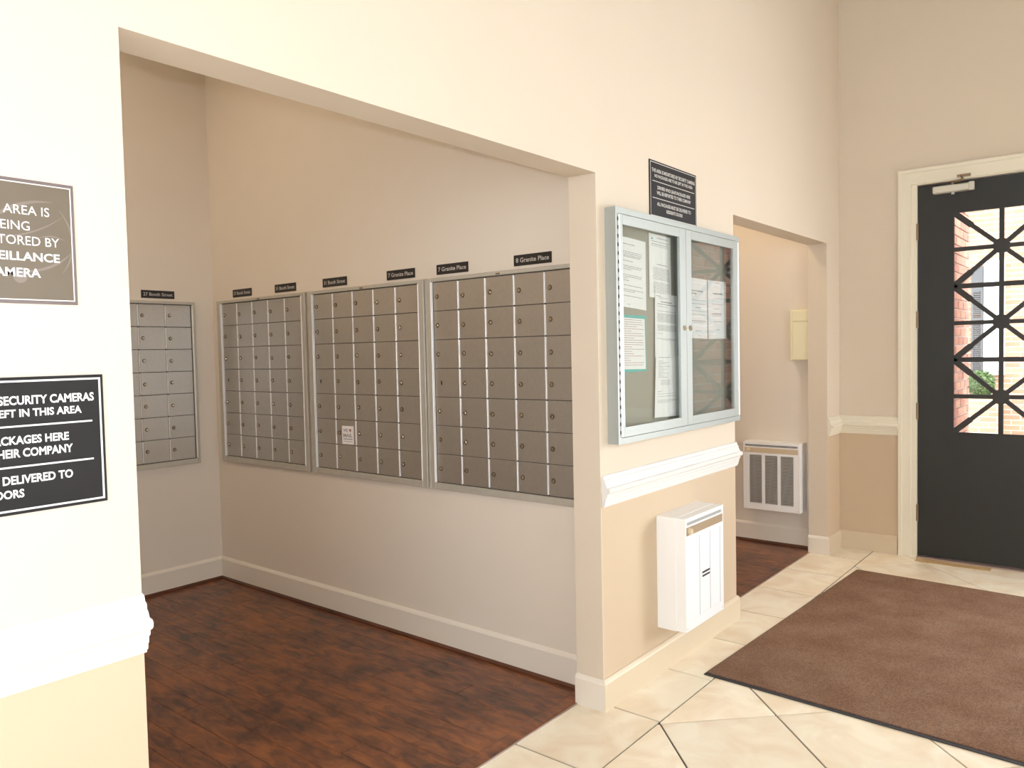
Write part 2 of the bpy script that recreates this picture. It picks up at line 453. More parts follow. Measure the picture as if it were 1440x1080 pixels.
# opposite and rear walls, both out of view, with openings for added windows
mb = MB()
split(XL, 0.25, YS - 0.2, YS, 0, WZ); split(2.15, XE + 0.2, YS - 0.2, YS, 0, WZ)
mb.box(0.25, 2.15, YS - 0.2, YS, 0, 0.8, M_TAN); mb.box(0.25, 2.15, YS - 0.2, YS, 2.7, WZ, M_CREAM)
struct(mb.build('wall_right'))
mb = MB()
split(XL - 0.2, XL, -1.05, T, 0, WZ); split(XL - 0.2, XL, YS, -2.75, 0, WZ)
mb.box(XL - 0.2, XL, -2.75, -1.05, 0, 0.8, M_TAN); mb.box(XL - 0.2, XL, -2.75, -1.05, 2.7, WZ, M_CREAM)
struct(mb.build('wall_rear'))
for nm, fn, u0, u1, va, vb in (('added_window_1', lambda u, v, d: Vector((u, YS - 0.1 - d, v)), 0.25, 2.15, 0.8, 2.7), ('added_window_2', lambda u, v, d: Vector((XL - 0.1 - d, u, v)), -2.75, -1.05, 0.8, 2.7), ('added_window_3', lambda u, v, d: Vector((XE + 0.1 + d, u, v)), -3.8, -2.0, 0.3, 2.8)):  # unseen windows, added to account for the daylight in the lobby
    mb = MB()
    w = 0.06
    rect(mb, fn, u0, u0 + w, va, vb, -0.03, 0.03, M_WFRAME); rect(mb, fn, u1 - w, u1, va, vb, -0.03, 0.03, M_WFRAME)
    rect(mb, fn, u0 + w, u1 - w, va, va + w, -0.03, 0.03, M_WFRAME); rect(mb, fn, u0 + w, u1 - w, vb - w, vb, -0.03, 0.03, M_WFRAME)
    um = (u0 + u1) / 2
    rect(mb, fn, um - 0.025, um + 0.025, va + w, vb - w, -0.02, 0.02, M_WFRAME)
    wo = struct(mb.build(nm))
    for a, b in ((u0 + w, um - 0.025), (um + 0.025, u1 - w)):
        g = MB(); rect(g, fn, a, b, va + w, vb - w, -0.003, 0.003, M_GLASS); g.build('glass_pane', None, wo)

# ------------------------------------------------------------------ structure: floors
mb = MB().box(XL - 0.2, XE + 0.2, YS - 0.2, 0.12, -0.12, -0.005, M_GROUT)
floor = struct(mb.build('floor'))


def clip(poly, a, b, c):      # keep a*x+b*y <= c
    out = []
    for i in range(len(poly)):
        p, q = poly[i], poly[(i + 1) % len(poly)]
        dp, dq = a * p[0] + b * p[1] - c, a * q[0] + b * q[1] - c
        if dp <= 0: out.append(p)
        if dp * dq < 0:
            t = dp / (dp - dq); out.append((p[0] + (q[0] - p[0]) * t, p[1] + (q[1] - p[1]) * t))
    return out


def area(p):
    return abs(sum(p[i][0] * p[(i + 1) % len(p)][1] - p[(i + 1) % len(p)][0] * p[i][1] for i in range(len(p)))) / 2


def add_tile(poly, m=M_TILE, top=0.0):
    if len(poly) < 3 or area(poly) < 0.0008: return
    cx = sum(p[0] for p in poly) / len(poly); cy = sum(p[1] for p in poly) / len(poly)
    t = MB(); t.prism([(x - cx, y - cy) for x, y in poly], lambda u, v, d: Vector((u, v, d)), -0.009, top, m)
    o = bpy.data.objects.new('tile', t.data('tile')); COL.objects.link(o); o.location = (cx, cy, 0); o.parent = floor


g = 0.0040      # half joint
x0, s, YB = 2.585, 0.4622, -0.220
for k in range(-10, 7):
    a, b = x0 + k * s + 0.0048, x0 + (k + 1) * s - 0.0048
    a = max(a, XL); b = min(b, XE)
    if b - a < 0.03: continue
    p = [(a, YB + g), (b, YB + g), (b, 0.0), (a, 0.0)]
    # the row runs on under the two openings up to the wood floor
    for lo, hi in ((XA, XB), (XC, XD)):
        u, v = max(a, lo), min(b, hi)
        if v - u > 0.01:
            if u > a + 0.001:
                p = [(a, YB + g), (b, YB + g), (b, 0.118), (u, 0.118), (u, 0.0), (a, 0.0)]
            elif v < b - 0.001:
                p = [(a, YB + g), (b, YB + g), (b, 0.0), (v, 0.0), (v, 0.118), (a, 0.118)]
            else:
                p = [(a, YB + g), (b, YB + g), (b, 0.118), (a, 0.118)]
            break
    add_tile(p)
D = 0.6537; h = g * 1.414
for i in range(-12, 12):
    for j in range(-14, 8):
        # u = x - y , v = x + y
        u0, u1 = 2.80 + D * i + h, 2.80 + D * (i + 1) - h
        v0, v1 = 2.34 + D * j + h, 2.34 + D * (j + 1) - h
        poly = [((u + v) / 2, (v - u) / 2) for u, v in ((u0, v0), (u1, v0), (u1, v1), (u0, v1))]
        poly = clip(poly, 0, 1, YB - g); poly = clip(poly, 1, 0, XE + 0.02); poly = clip(poly, -1, 0, -XL); poly = clip(poly, 0, -1, -YS) if poly else poly
        if poly and max(p[0] for p in poly) > 5.53 and min(p[1] for p in poly) > -1.5:
            if all(p[0] > 5.53 for p in poly) and all(-0.93 < p[1] < -0.5 for p in poly): continue
        add_tile(poly)
t = MB().box(5.535, 5.66, -0.925, -0.50, -0.004, 0.0022, M_TAN_TILE); t.build('tile', None, floor)


def wood_floor(name, x0, x1, y0, y1):
    m_ = MB().box(x0, x1, 0.1215, y1, -0.12, -0.0045, M_SUB)
    fl = struct(m_.build(name))
    w = 0.10; x = 1.49 - math.ceil((1.49 - x0) / w) * w; r = 0
    gg = 0.0006
    while x < x1:
        a, b = max(x + gg, x0), min(x + w - gg, x1)
        y = y0 - [0.0, 0.78, 0.39, 1.05, 0.2, 0.62][r % 6] - 0.2
        while y < y1:
            c, d = max(y + gg, y0), min(y + 1.21 - gg, y1)
            if d - c > 0.02 and b - a > 0.01:
                p = MB(); p.box(a, b, c, d, -0.006, 0.003, M_WOOD, bev=0.0012)
                o = p.build('plank', None, fl)
            y += 1.21
        x += w; r += 1
    return fl


wood_floor('floor_alcove', 0.60, G, 0.185, YA)
wood_floor('floor_passage', XC, G2, 0.185, YA)
for i, (a, b) in enumerate(((0.60, G), (XC, G2))):
    mb = MB(); mb.prism([(0.1216, -0.004), (0.1216, 0.001), (0.130, 0.005), (0.176, 0.0062), (0.185, 0.003), (0.185, -0.004)], lambda u, v, d: Vector((d, u, v)), a, b, M_WOOD)
    mb.box((XA, XC)[i], (XB, XD)[i], 0.1165, 0.1215, -0.004, 0.0045, M_STRIP)
    struct(mb.build('trim_threshold'))

# ------------------------------------------------------------------ baseboards / shoe moulding / chair rails
BPROF = [(0, 0), (BP, 0), (BP, BH - 0.016), (BP - 0.004, BH - 0.008), (0.004, BH), (0, BH)]   # (out, z)


def run(mb, prof, p, q, n, m, ext0=0.0, ext1=0.0, z=0.0):
    """sweep a profile (out, z) from p to q along a wall whose outward normal is n; ends mitred by ext*out"""
    p = Vector(p); q = Vector(q); n = Vector(n); d = (q - p).normalized()
    a = [mb.bm.verts.new((*(p + n * o_ - d * o_ * ext0), zz + z)) for o_, zz in prof]
    b = [mb.bm.verts.new((*(q + n * o_ + d * o_ * ext1), zz + z)) for o_, zz in prof]
    k = mb.mi(m); N = len(prof)
    fs = [mb.bm.faces.new(a[::-1]), mb.bm.faces.new(b)]
    for i in range(N):
        fs.append(mb.bm.faces.new((a[i], a[(i + 1) % N], b[(i + 1) % N], b[i])))
    for f in fs: f.material_index = k


e = 0.0004
mb = MB(); run(mb, BPROF, (XL, -e), (XA, -e), (0, -1), M_BASE, 0, 1); run(mb, BPROF, (XA + e, 0), (XA + e, T), (1, 0), M_BASE, 1, 0); struct(mb.build('baseboard_left'))
mb = MB()
run(mb, BPROF, (XB, -e), (XC, -e), (0, -1), M_BASE, 1, 1)
run(mb, BPROF, (XB - e, 0), (XB - e, T + 0.0), (-1, 0), M_BASEW, 1, 0)
run(mb, BPROF, (XC + e, 0), (XC + e, T), (1, 0), M_BASE, 1, 0)
struct(mb.build('baseboard_pier'))
mb = MB(); run(mb, BPROF, (XD, -e), (XE, -e), (0, -1), M_BASE, 1, -1); run(mb, BPROF, (XD - e, 0), (XD - e, T), (-1, 0), M_BASEW, 1, 0); struct(mb.build('baseboard_corner'))
mb = MB(); run(mb, BPROF, (XE - e, 0), (XE - e, -0.375), (-1, 0), M_BASE, -1, 0); run(mb, BPROF, (XE - e, -1.55), (XE - e, YS), (-1, 0), M_BASE); struct(mb.build('baseboard_far'))
zz = 0.022
mb = MB(); run(mb, BPROF, (0.60, YA - e), (G, YA - e), (0, -1), M_BASEW, 0, -1, zz); struct(mb.build('baseboard_alcove_back'))
mb = MB(); run(mb, BPROF, (G - e, T), (G - e, YA), (-1, 0), M_BASEW, 0, -1, zz); struct(mb.build('baseboard_alcove_right'))
mb = MB(); run(mb, BPROF, (G2 - e, T), (G2 - e, YA), (-1, 0), M_BASEW, 0, 0, zz); struct(mb.build('baseboard_passage'))
SH = [(0, 0.003), (0.024, 0.003), (0.023, 0.012), (0.017, 0.020), (0.010, 0.025), (0, 0.0255)]
mb = MB(); run(mb, SH, (0.60, YA - 0.001), (G, YA - 0.001), (0, -1), M_SHOE, 0, -1); struct(mb.build('trim_shoe_alcove_back'))
mb = MB(); run(mb, SH, (G - 0.001, 0.145), (G - 0.001, YA), (-1, 0), M_SHOE, 0, -1); struct(mb.build('trim_shoe_alcove_right'))
mb = MB(); run(mb, SH, (G2 - 0.001, 0.145), (G2 - 0.001, YA), (-1, 0), M_SHOE, 0, 0); struct(mb.build('trim_shoe_passage'))
RP = [(0, .812), (.010, .812), (.011, .818), (.015, .820), (.016, .832), (.019, .835), (.020, .848), (.025, .852), (.026, .862), (.033, .866),
      (.037, .871), (.038, .879), (.034, .886), (.024, .889), (.021, .900), (.017, .905), (.016, .917), (.011, .921), (.009, .932), (.004, .936), (0, .936)]
mb = MB(); run(mb, RP, (XL, -e), (XA, -e), (0, -1), M_WHITE, 0, .12); struct(mb.build('trim_chair_rail_left'))
mb = MB(); run(mb, RP, (XB + .008, -e), (XC, -e), (0, -1), M_WHITE, 0, .25); struct(mb.build('trim_chair_rail_pier'))
mb = MB(); run(mb, RP, (XD + .004, -e), (XE, -e), (0, -1), M_CASE, 0, -1); run(mb, RP, (XE - e, 0), (XE - e, -0.382), (-1, 0), M_CASE, -1, 0)
run(mb, RP, (XE - e, -1.545), (XE - e, -1.99), (-1, 0), M_CASE); struct(mb.build('trim_chair_rail_far'))

# ------------------------------------------------------------------ entrance door
mb = MB()
for a, b in ((-0.382, -0.458), (-1.467, -1.543)):
    lo_, hi_ = min(a, b), max(a, b)
    mb.box(XE - 0.014, XE - e, lo_, hi_, 0.0, 2.470, M_CASE)
    c_, d_ = (hi_ - 0.022, hi_) if a > -1 else (lo_, lo_ + 0.022)
    mb.box(XE - 0.024, XE - 0.012, c_, d_, 0.0, 2.5455, M_CASE)
mb.box(XE - 0.014, XE - e, -1.543, -0.382, 2.470, 2.548, M_CASE)
mb.box(XE - 0.024, XE - 0.012, -1.543, -0.382, 2.5455, 2.568, M_CASE)
struct(mb.build('trim_door_casing'))
mb = MB()
mb.box(XE - 0.002, XE + 0.2, -0.492, DY0 - e, 0, 2.464, M_CASE); mb.box(XE - 0.002, XE + 0.2, DY1 + e, -1.433, 0, 2.464, M_CASE)
mb.box(XE - 0.002, XE + 0.2, -1.47 + e, DY0 - e, 2.464, DZ - e, M_CASE)
struct(mb.build('trim_door_jamb'))
mb = MB().box(XE - 0.03, XE + 0.2, -1.432, -0.493, -0.004, 0.009, M_STRIP, bev=0.003)
struct(mb.build('trim_door_threshold'))
DX = XE + 0.012
door = struct(thing('door_1', (DX, -0.495, 0.012), 'x', 'x')); del door['label']; del door['category']
GY0, GY1, GZ0, GZ1 = -0.700, -1.226, 0.846, 2.262
dt = 0.045
mb = MB(); mb.box(DX, DX + dt, GY0, -0.495, 0.014, 2.458); mb.box(DX, DX + dt, -1.430, GY1, 0.014, 2.458)
mb.box(DX, DX + dt, GY1, GY0, 0.014, GZ0); mb.box(DX, DX + dt, GY1, GY0, GZ1, 2.458)
mb.build('door_leaf', M_DOOR, door)
mb = MB()
mb.box(DX - 0.004, DX, GY1 - .012, GY0 + .012, GZ0 - .012, GZ0 + .004); mb.box(DX - 0.004, DX, GY1 - .012, GY0 + .012, GZ1 - .004, GZ1 + .012)
mb.box(DX - 0.004, DX, GY0 - .004, GY0 + .012, GZ0 + .004, GZ1 - .004); mb.box(DX - 0.004, DX, GY1 - .012, GY1 + .004, GZ0 + .004, GZ1 - .004)
mb.build('glazing_bead', M_DOOR, door)
MB().box(DX + 0.028, DX + 0.034, GY1, GY0, GZ0, GZ1).build('glass_pane', M_GLASS, door)
HC = (GY0 + GY1) / 2
cell = (GZ1 - GZ0) / 3


def bar(mb, y0, z0, y1, z1, w, xa, xb):
    d = Vector((y1 - y0, z1 - z0)).normalized(); n = Vector((-d.y, d.x)) * w / 2
    pts = [(y0 + n.x, z0 + n.y), (y1 + n.x, z1 + n.y), (y1 - n.x, z1 - n.y), (y0 - n.x, z0 - n.y)]
    mb.prism(pts, lambda u, v, dd: Vector((dd, u, v)), xa, xb)


X0, X1 = DX + 0.004, DX + 0.022
mb = MB(); bar(mb, HC, GZ0, HC, GZ1, .026, X0, X1); mb.build('grille_bar', M_IRON, door)
for i in range(3):
    zc = GZ0 + cell * (i + .5); zb_, zt_ = GZ0 + cell * i, GZ0 + cell * (i + 1)
    for (ya, za, yb_, zb2) in ((GY1, zc, GY0, zc),):
        mb = MB(); bar(mb, ya, za, yb_, zb2, .026, X0 + .0004, X1 - .0004); mb.build('grille_bar', M_IRON, door)
    for sy in (GY0, GY1):
        for sz in (zb_, zt_):
            mb = MB(); bar(mb, HC, zc, sy, sz, .027, X0 + .0008, X1 - .0008)
            # thicker sleeve at the outer third
            my, mz = HC + (sy - HC) * .62, zc + (sz - zc) * .62
            bar(mb, my, mz, sy, sz, .036, X0 - .001, X1 + .0006)
            mb.build('grille_bar', M_IRON, door)
    if i:
        mb = MB(); bar(mb, GY1, zb_, GY0, zb_, .030, X0 + .0012, X1 - .0012); mb.build('grille_bar', M_IRON, door)
    mb = MB(); mb.cyl((X0 - .006, HC, zc), (1, 0, 0), .050, .026, M_IRON, seg=8); mb.build('grille_hub', None, door)
for zc in (2.16, 1.585, 0.98, 0.30):
    mb = MB(); mb.box(XE - 0.001, XE + .012, -.497, -.478, zc - .052, zc + .052); mb.cyl((XE + .002, -.4935, zc - .055), (0, 0, 1), .008, .11, None, 8)
    mb.build('hinge', M_HINGE, door)
# closer
mb = MB(); mb.box(DX - .052, DX - .001, -.812, -.588, 2.388, 2.434, bev=.006); mb.box(DX - .055, DX - .03, -.822, -.79, 2.384, 2.438, bev=.004)
cl = mb.build('closer_body', M_CLOSER, door)
mb = MB(); mb.cyl((DX - .027, -.70, 2.374), (0, 0, 1), .010, .016, None, 10); mb.build('closer_valve', M_CLOSER, door)
mb = MB(); mb.cyl((DX - .027, -.70, 2.433), (0, 0, 1), .009, .020, M_HINGE, 8)


def rod(mb, a, b, r, m=None, seg=6):
    a, b = Vector(a), Vector(b); mb.cyl(a, b - a, r, (b - a).length, m, seg)


rod(mb, (DX - .027, -.70, 2.449), (DX - .075, -.765, 2.452), .0075, M_HINGE); rod(mb, (DX - .075, -.765, 2.455), (XE - .016, -.745, 2.487), .006, M_HINGE)
mb.box(XE - .028, XE - .0145, -.80, -.725, 2.477, 2.492, M_HINGE)
mb.build('closer_arm', None, door)

# ------------------------------------------------------------------ mailbox units
DW, DH = 0.1665, 0.1366
dm = MB(); dm.box(-.0035, 0.003, -DW / 2 + .0048, DW / 2 - .0048, -DH / 2 + .0014, DH / 2 - .0014, None, bev=.0012); DOOR_ME = dm.data('door', M_ALUD)
lm = MB(); lm.cyl((-.003, 0, 0), (-1, 0, 0), .0118, .003, M_LOCKRING, 12, .0110); lm.cyl((-.006, 0, 0), (-1, 0, 0), .0090, .0070, M_BRASS, 12, .0070)
lm.box(-.0134, -.0129, -.0011, .0011, -.0045, .0045, M_DARKGAP); LOCK_ME = lm.data('lock')
LOCK_ME.shade_smooth() if False else None
sl = MB(); sl.box(-.0045, -.0032, -.004, .004, -.010, .010, M_DARKGAP); SLOT_ME = sl.data('lock')
vm = MB(); vm.box(-.0062, 0.002, -.0025, .0025, -DH / 2 + .0035, DH / 2 - .0035, None, bev=.0012); STRIP_ME = vm.data('divider_strip', M_BRIGHT)


def mailbox(loc, rz, label, Wl, Wr, group, ncol=5):
    """local frame: unit in the y-z plane facing -x; +y is the LEFT side seen from the front. origin bottom centre of door field"""
    r = thing('mailbox_unit', loc, label, 'mailboxes', group); r.rotation_euler = (0, 0, rz)
    W2 = DW * ncol / 2; Ht = DH * 7

    def put(name, me, x, y, z, par):
        o = bpy.data.objects.new(name, me); COL.objects.link(o); o.parent = par; o.location = (x, y, z); return o
    f = MB()
    b0, t0 = -.034, Ht + .020
    f.box(-.016, 0, W2 + .004, W2 + Wl, b0, t0, M_ALU, bev=.0015); f.box(-.016, 0, -W2 - Wr, -W2 - .004, b0, t0, M_ALU, bev=.0015)
    f.box(-.0155, 0, -W2 - .004, W2 + .004, Ht + .003, t0, M_ALU, bev=.0015); f.box(-.0155, 0, -W2 - .004, W2 + .004, b0, -.003, M_ALU, bev=.0015)
    f.box(-.0185, -.012, W2 + Wl - .010, W2 + Wl - .003, b0, t0, M_ALU); f.box(-.0185, -.012, -W2 - Wr + .003, -W2 - Wr + .010, b0, t0, M_ALU)
    put('frame', f.data('frame'), 0, 0, 0, r)
    f = MB(); f.box(.001, .004, -W2 - .01, W2 + .01, -.01, Ht + .01, M_PANELGAP); put('back_panel', f.data('back_panel'), -.002, 0, 0, r)
    for y_ in (W2 + .004, -W2 - .004):
        f = MB(); f.box(-.0195, -.004, y_ - .0022, y_ + .0022, -.001, Ht + .001, M_BRIGHT, bev=.001); put('edge_strip', f.data('edge_strip'), 0, 0, 0, r)
    f = MB(); f.box(-.0178, -.015, -.012, .012, Ht + .006, Ht + .013, M_HINGE); put('latch', f.data('latch'), 0, 0, 0, r)
    for c in range(ncol):
        for q in range(7):
            yc = W2 - DW * (c + .5); zc = Ht - DH * (q + .5)
            d = put('door', DOOR_ME, -.004, yc, zc, r)
            if c == 0 and q == 3 and ncol == 5 and rz == 0:
                put('lock', SLOT_ME, 0, DW / 2 - .045, 0, d)
            else:
                l = put('lock', LOCK_ME, 0, DW / 2 - .027, random.uniform(-.003, .003), d)
                l.rotation_euler = (random.uniform(-.6, .6), random.uniform(-.05, .05), random.uniform(-.05, .05))
            if c:
                put('divider_strip', STRIP_ME, -.004, W2 - DW * c, zc, r)
    return r


GR = 'grey aluminium mailbox units in the alcove'
Z0 = 0.811
mailbox((G - .001, 2.440, Z0), 0, 'five-column grey mailbox unit on the long wall nearest the alcove corner', .048, .037, GR)
mailbox((G - .001, 1.500, Z0), 0, 'five-column grey mailbox unit in the middle of the three, with white mail sticker', .046, .042, GR)
mailbox((G - .001, 0.5715, Z0), 0, 'five-column grey mailbox unit nearest the corner post, under the 8 Granite Place plate', .045, .045, GR)
mailbox((2.480 - DW * 2.5, YA - .001, Z0 - .006), -math.pi / 2 * -1 if False else math.pi / 2, 'bluish grey mailbox unit alone on the short back wall, cut off by the near wall', .024, .024, GR)


# address plates
def plate(fn, origin, u0, u1, v0, v1, txt, label):
    r = thing('address_plate', origin, label, 'sign', 'black address plates above the mailboxes')
    f = MB(); rect(f, fn, u0, u1, v0, v1, 0.0005, .0035, M_PLATE); f.build('plate', None, r)
    f = MB(); put_text(f, txt, u0 + .012, u1 - .012, v0 + .014, v1 - .013, fn, .0039, M_INKS, .012); f.build('lettering', None, r)


FX = PX(G)
for y0_, y1_, txt, lb in ((2.735, 2.530, '27 Booth Street', 'black 27 Booth Street plate above the left end of the corner mailbox unit'),
                          (2.287, 2.082, '31 Booth Street', 'black 31 Booth Street plate above the right end of the corner mailbox unit'),
                          (1.836, 1.631, '31 Booth Street', 'black 31 Booth Street plate above the left end of the middle mailbox unit'),
                          (1.315, 1.112, '7 Granite Place', 'black 7 Granite Place plate above the right end of the middle mailbox unit'),
                          (0.963, 0.761, '7 Granite Place', 'black 7 Granite Place plate above the left end of the mailbox unit by the post'),
                          (0.490, 0.287, '8 Granite Place', 'black 8 Granite Place plate, nearest the corner post')):
    plate(FX, (G, (y0_ + y1_) / 2, 1.800), -y0_, -y1_, 1.802, 1.849, txt, lb)
plate(PY(YA), (2.277, YA, 1.796), 2.176, 2.379, 1.797, 1.844, '27 Booth Street', 'black 27 Booth Street plate on the short back wall of the alcove')

# sticker
FS = PX(G - .0085)
r = thing('mail_sticker', (G - .0085, 1.652, .952), 'small white WE heart MAIL sticker on a door of the middle mailbox unit', 'sticker')
f = MB(); rect(f, FS, -1.700, -1.604, .953, 1.051, 0, .0004, M_PAPER); f.build('sticker_sheet', None, r)
f = MB()
put_text(f, 'WE', -1.690, -1.652, 1.018, 1.036, FS, .0007, M_GREYINK, .03); put_text(f, 'MAIL', -1.690, -1.614, .990, 1.010, FS, .0007, M_GREYINK, .03)
hp = []
for i in range(20):
    w = 2 * math.pi * i / 20
    hp.append((-1.632 + .0105 * (math.sin(w) ** 3), 1.028 + .0105 * (13 * math.cos(w) - 5 * math.cos(2 * w) - 2 * math.cos(3 * w) - math.cos(4 * w)) / 16))
f.prism(hp, FS, .0005, .0007, M_REDINK)
rect(f, FS, -1.690, -1.614, .978, .983, .0005, .0007, M_GREYINK); rect(f, FS, -1.690, -1.614, .966, .970, .0005, .0007, M_INKS)
f.build('lettering', None, r)

# ------------------------------------------------------------------ wall signs
F0 = PY(0.0)


def border(mb, fn, u0, u1, v0, v1, w, d0, d1, m):
    rect(mb, fn, u0, u1, v1 - w, v1, d0, d1, m); rect(mb, fn, u0, u1, v0, v0 + w, d0, d1, m)
    rect(mb, fn, u0, u0 + w, v0 + w, v1 - w, d0, d1, m); rect(mb, fn, u1 - w, u1, v0 + w, v1 - w, d0, d1, m)


r = thing('wall_sign', (.533, 0, 1.540), 'taupe surveillance camera sign with a white border line, upper left', 'sign')
f = MB(); rect(f, F0, .423, .6435, 1.540, 1.773, .0006, .004, M_TANEDGE); f.build('sign_edge', None, r)
f = MB(); rect(f, F0, .4285, .638, 1.5455, 1.7675, .004, .0048, M_TANSIGN); f.build('sign_face', None, r)
f = MB(); border(f, F0, .4285, .638, 1.5465, 1.7665, .0018, .0048, .0052, M_INK); f.build('border_line', None, r)
f = MB()


def arc(cx, cy, rr, a0, a1, w):
    n = 24; P = []
    for i in range(n + 1):
        t_ = math.radians(a0 + (a1 - a0) * i / n); ww = w * math.sin(math.pi * (i + .6) / (n + 1.2)); P.append((t_, ww))
    pts = [(cx + (rr + ww / 2) * math.cos(t_), cy + (rr + ww / 2) * math.sin(t_)) for t_, ww in P] + [(cx + (rr - ww / 2) * math.cos(t_), cy + (rr - ww / 2) * math.sin(t_)) for t_, ww in P[::-1]]
    pts = [(min(max(u, .431), .6355), min(max(v, 1.549), 1.764)) for u, v in pts]
    f.prism(pts, F0, .0048, .00492, M_SWIRL)


arc(.60, 1.60, .135, 88, 150, .007); arc(.54, 1.66, .098, 322, 400, .004); arc(.49, 1.86, .20, 268, 312, .003); arc(.545, 1.72, .12, 268, 318, .005); arc(.60, 1.62, .05, 60, 120, .0025)
f.cyl((.544, -.0048, 1.590), (0, -1, 0), .012, .00012, M_SWIRL, 20)
f.build('swirl_print', None, r)
f = MB()
for txt, xr, v0, v1, bo in (('THIS AREA IS', .5985, 1.7065, 1.7235, 0), ('BEING', .5635, 1.677, 1.694, 0), ('MONITORED BY', .6135, 1.6495, 1.6665, 0), ('SURVEILLANCE', .6135, 1.620, 1.6365, .022), ('CAMERA', .5790, 1.5895, 1.6065, .022)):
    put_text(f, txt, .533 * 2 - xr, xr, v0, v1, F0, .0053, M_INK, bo)
f.build('lettering', None, r)

LINES = [('THIS AREA IS MONITORED BY SECURITY CAMERAS', .665, 1.350, 1.367), ('NO PACKAGES ARE TO BE LEFT IN THIS AREA', .641, 1.327, 1.342),
         ('DRIVERS WHO LEAVE PACKAGES HERE', .6155, 1.276, 1.292), ('WILL BE REPORTED TO THEIR COMPANY', .622, 1.2515, 1.268),
         ('ALL PACKAGES MUST BE DELIVERED TO', .620, 1.2015, 1.218), ('RESIDENTS DOORS', .5335, 1.176, 1.192)]


def black_sign(ux0, ux1, vz0, vz1, label, ink, wb_):
    cx, cz, hw, hh = .455, 1.2735, .2285, .1285
    kx = (ux1 - ux0) / 2 / hw; kz = (vz1 - vz0) / 2 / hh; ox, oz = (ux0 + ux1) / 2, (vz0 + vz1) / 2
    tx = lambda u: ox + (u - cx) * kx
    tz = lambda v: oz + (v - cz) * kz
    r = thing('wall_sign', (ox, 0, vz0), label, 'sign')
    f = MB(); rect(f, F0, ux0, ux1, vz0, vz1, .0006, .0045, M_BLACKSIGN); f.build('sign_board', None, r)
    f = MB(); border(f, F0, ux0 + .005, ux1 - .005, vz0 + .006, vz1 - .006, wb_, .0045, .0050, ink); f.build('border_line', None, r)
    for q in range(0, 6, 2):
        f = MB()
        for t_, xr, v0, v1 in LINES[q:q + 2]:
            put_text(f, t_, tx(.455 * 2 - xr), tx(xr), tz(v0), tz(v1), F0, .0052, ink, .028)
        f.build('lettering', None, r)
    for zz_ in (1.310, 1.234):
        f = MB(); rect(f, F0, tx(.250), tx(.660), tz(zz_ - .0016), tz(zz_ + .0016), .0045, .0051, ink); f.build('rule_line', None, r)


black_sign(.2265, .6835, 1.145, 1.402, 'large black package warning sign with white capitals, lower left', M_INK, .0035)
black_sign(2.954, 3.400, 1.997, 2.240, 'small black package warning sign above the glazed notice board', M_INKS, .003)

# ------------------------------------------------------------------ notice board cabinet
r = thing('notice_board_cabinet', (3.19, 0, 1.053), 'wall-mounted silver glazed notice cabinet with two doors full of papers', 'notice board')
BX0, BX1, BZ0, BZ1, BD = 2.595, 3.785, 1.055, 1.987, .050
f = MB(); f.box(BX0, BX0 + .012, -BD + .006, -e, BZ0, BZ1); f.box(BX1 - .012, BX1, -BD + .006, -e, BZ0, BZ1)
f.box(BX0 + .012, BX1 - .012, -BD + .006, -e, BZ0, BZ0 + .012); f.box(BX0 + .012, BX1 - .012, -BD + .006, -e, BZ1 - .012, BZ1)
f.box(BX0, BX0 + .022, -BD, -BD + .006, BZ0, BZ1); f.box(BX1 - .022, BX1, -BD, -BD + .006, BZ0, BZ1)
f.box(BX0 + .022, BX1 - .022, -BD, -BD + .006, BZ0, BZ0 + .024); f.box(BX0 + .022, BX1 - .022, -BD, -BD + .006, BZ1 - .024, BZ1)
f.build('cabinet_body', M_BOARDM, r)
f = MB(); f.box(BX0 + .012, BX1 - .012, -.008, -.001, BZ0 + .012, BZ1 - .012); f.build('felt_backing', M_FELT, r)
for a, b, ga, gb, kx in ((BX0 + .023, 3.1885, 2.645, 3.131, 3.164), (3.1915, BX1 - .023, 3.243, 3.712, 3.222)):
    z0_, z1_ = BZ0 + .026, BZ1 - .026; gz0, gz1 = 1.121, 1.921
    f = MB(); y0_, y1_ = -BD - .002, -BD + .012
    f.box(a, ga, y0_, y1_, z0_, z1_, None, .001); f.box(gb, b, y0_, y1_, z0_, z1_, None, .001); f.box(ga, gb, y0_, y1_, z0_, gz0, None, .001); f.box(ga, gb, y0_, y1_, gz1, z1_, None, .001)
    d = f.build('door', M_BOARDM, r)
    MB().box(ga, gb, -BD + .004, -BD + .008, gz0, gz1).build('glass_pane', M_GLASS, d)
    f = MB(); f.cyl((kx, y0_, 1.520), (0, -1, 0), .013, .004, M_BRASS, 14, .012); f.cyl((kx, y0_ - .004, 1.520), (0, -1, 0), .009, .004, M_BRASS, 14, .008); f.build('lock', None, d)
    hx = BX0 + .0215 if a < 3 else BX1 - .0215
    f = MB(); f.cyl((hx, -BD - .003, BZ0 + .03), (0, 0, 1), .0042, BZ1 - BZ0 - .06, M_BRIGHT, 8)
    nk = 26
    for i in range(nk):
        zc = BZ0 + .03 + (BZ1 - BZ0 - .06) * (i + .5) / nk
        f.box(hx - .0085, hx - .0035 if a < 3 else hx + .0085, -BD - .0025, -BD - .0005, zc - .007, zc + .007, M_DARKGAP) if a < 3 else f.box(hx + .0035, hx + .0085, -BD - .0025, -BD - .0005, zc - .007, zc + .007, M_DARKGAP)
    f.build('hinge', None, r)


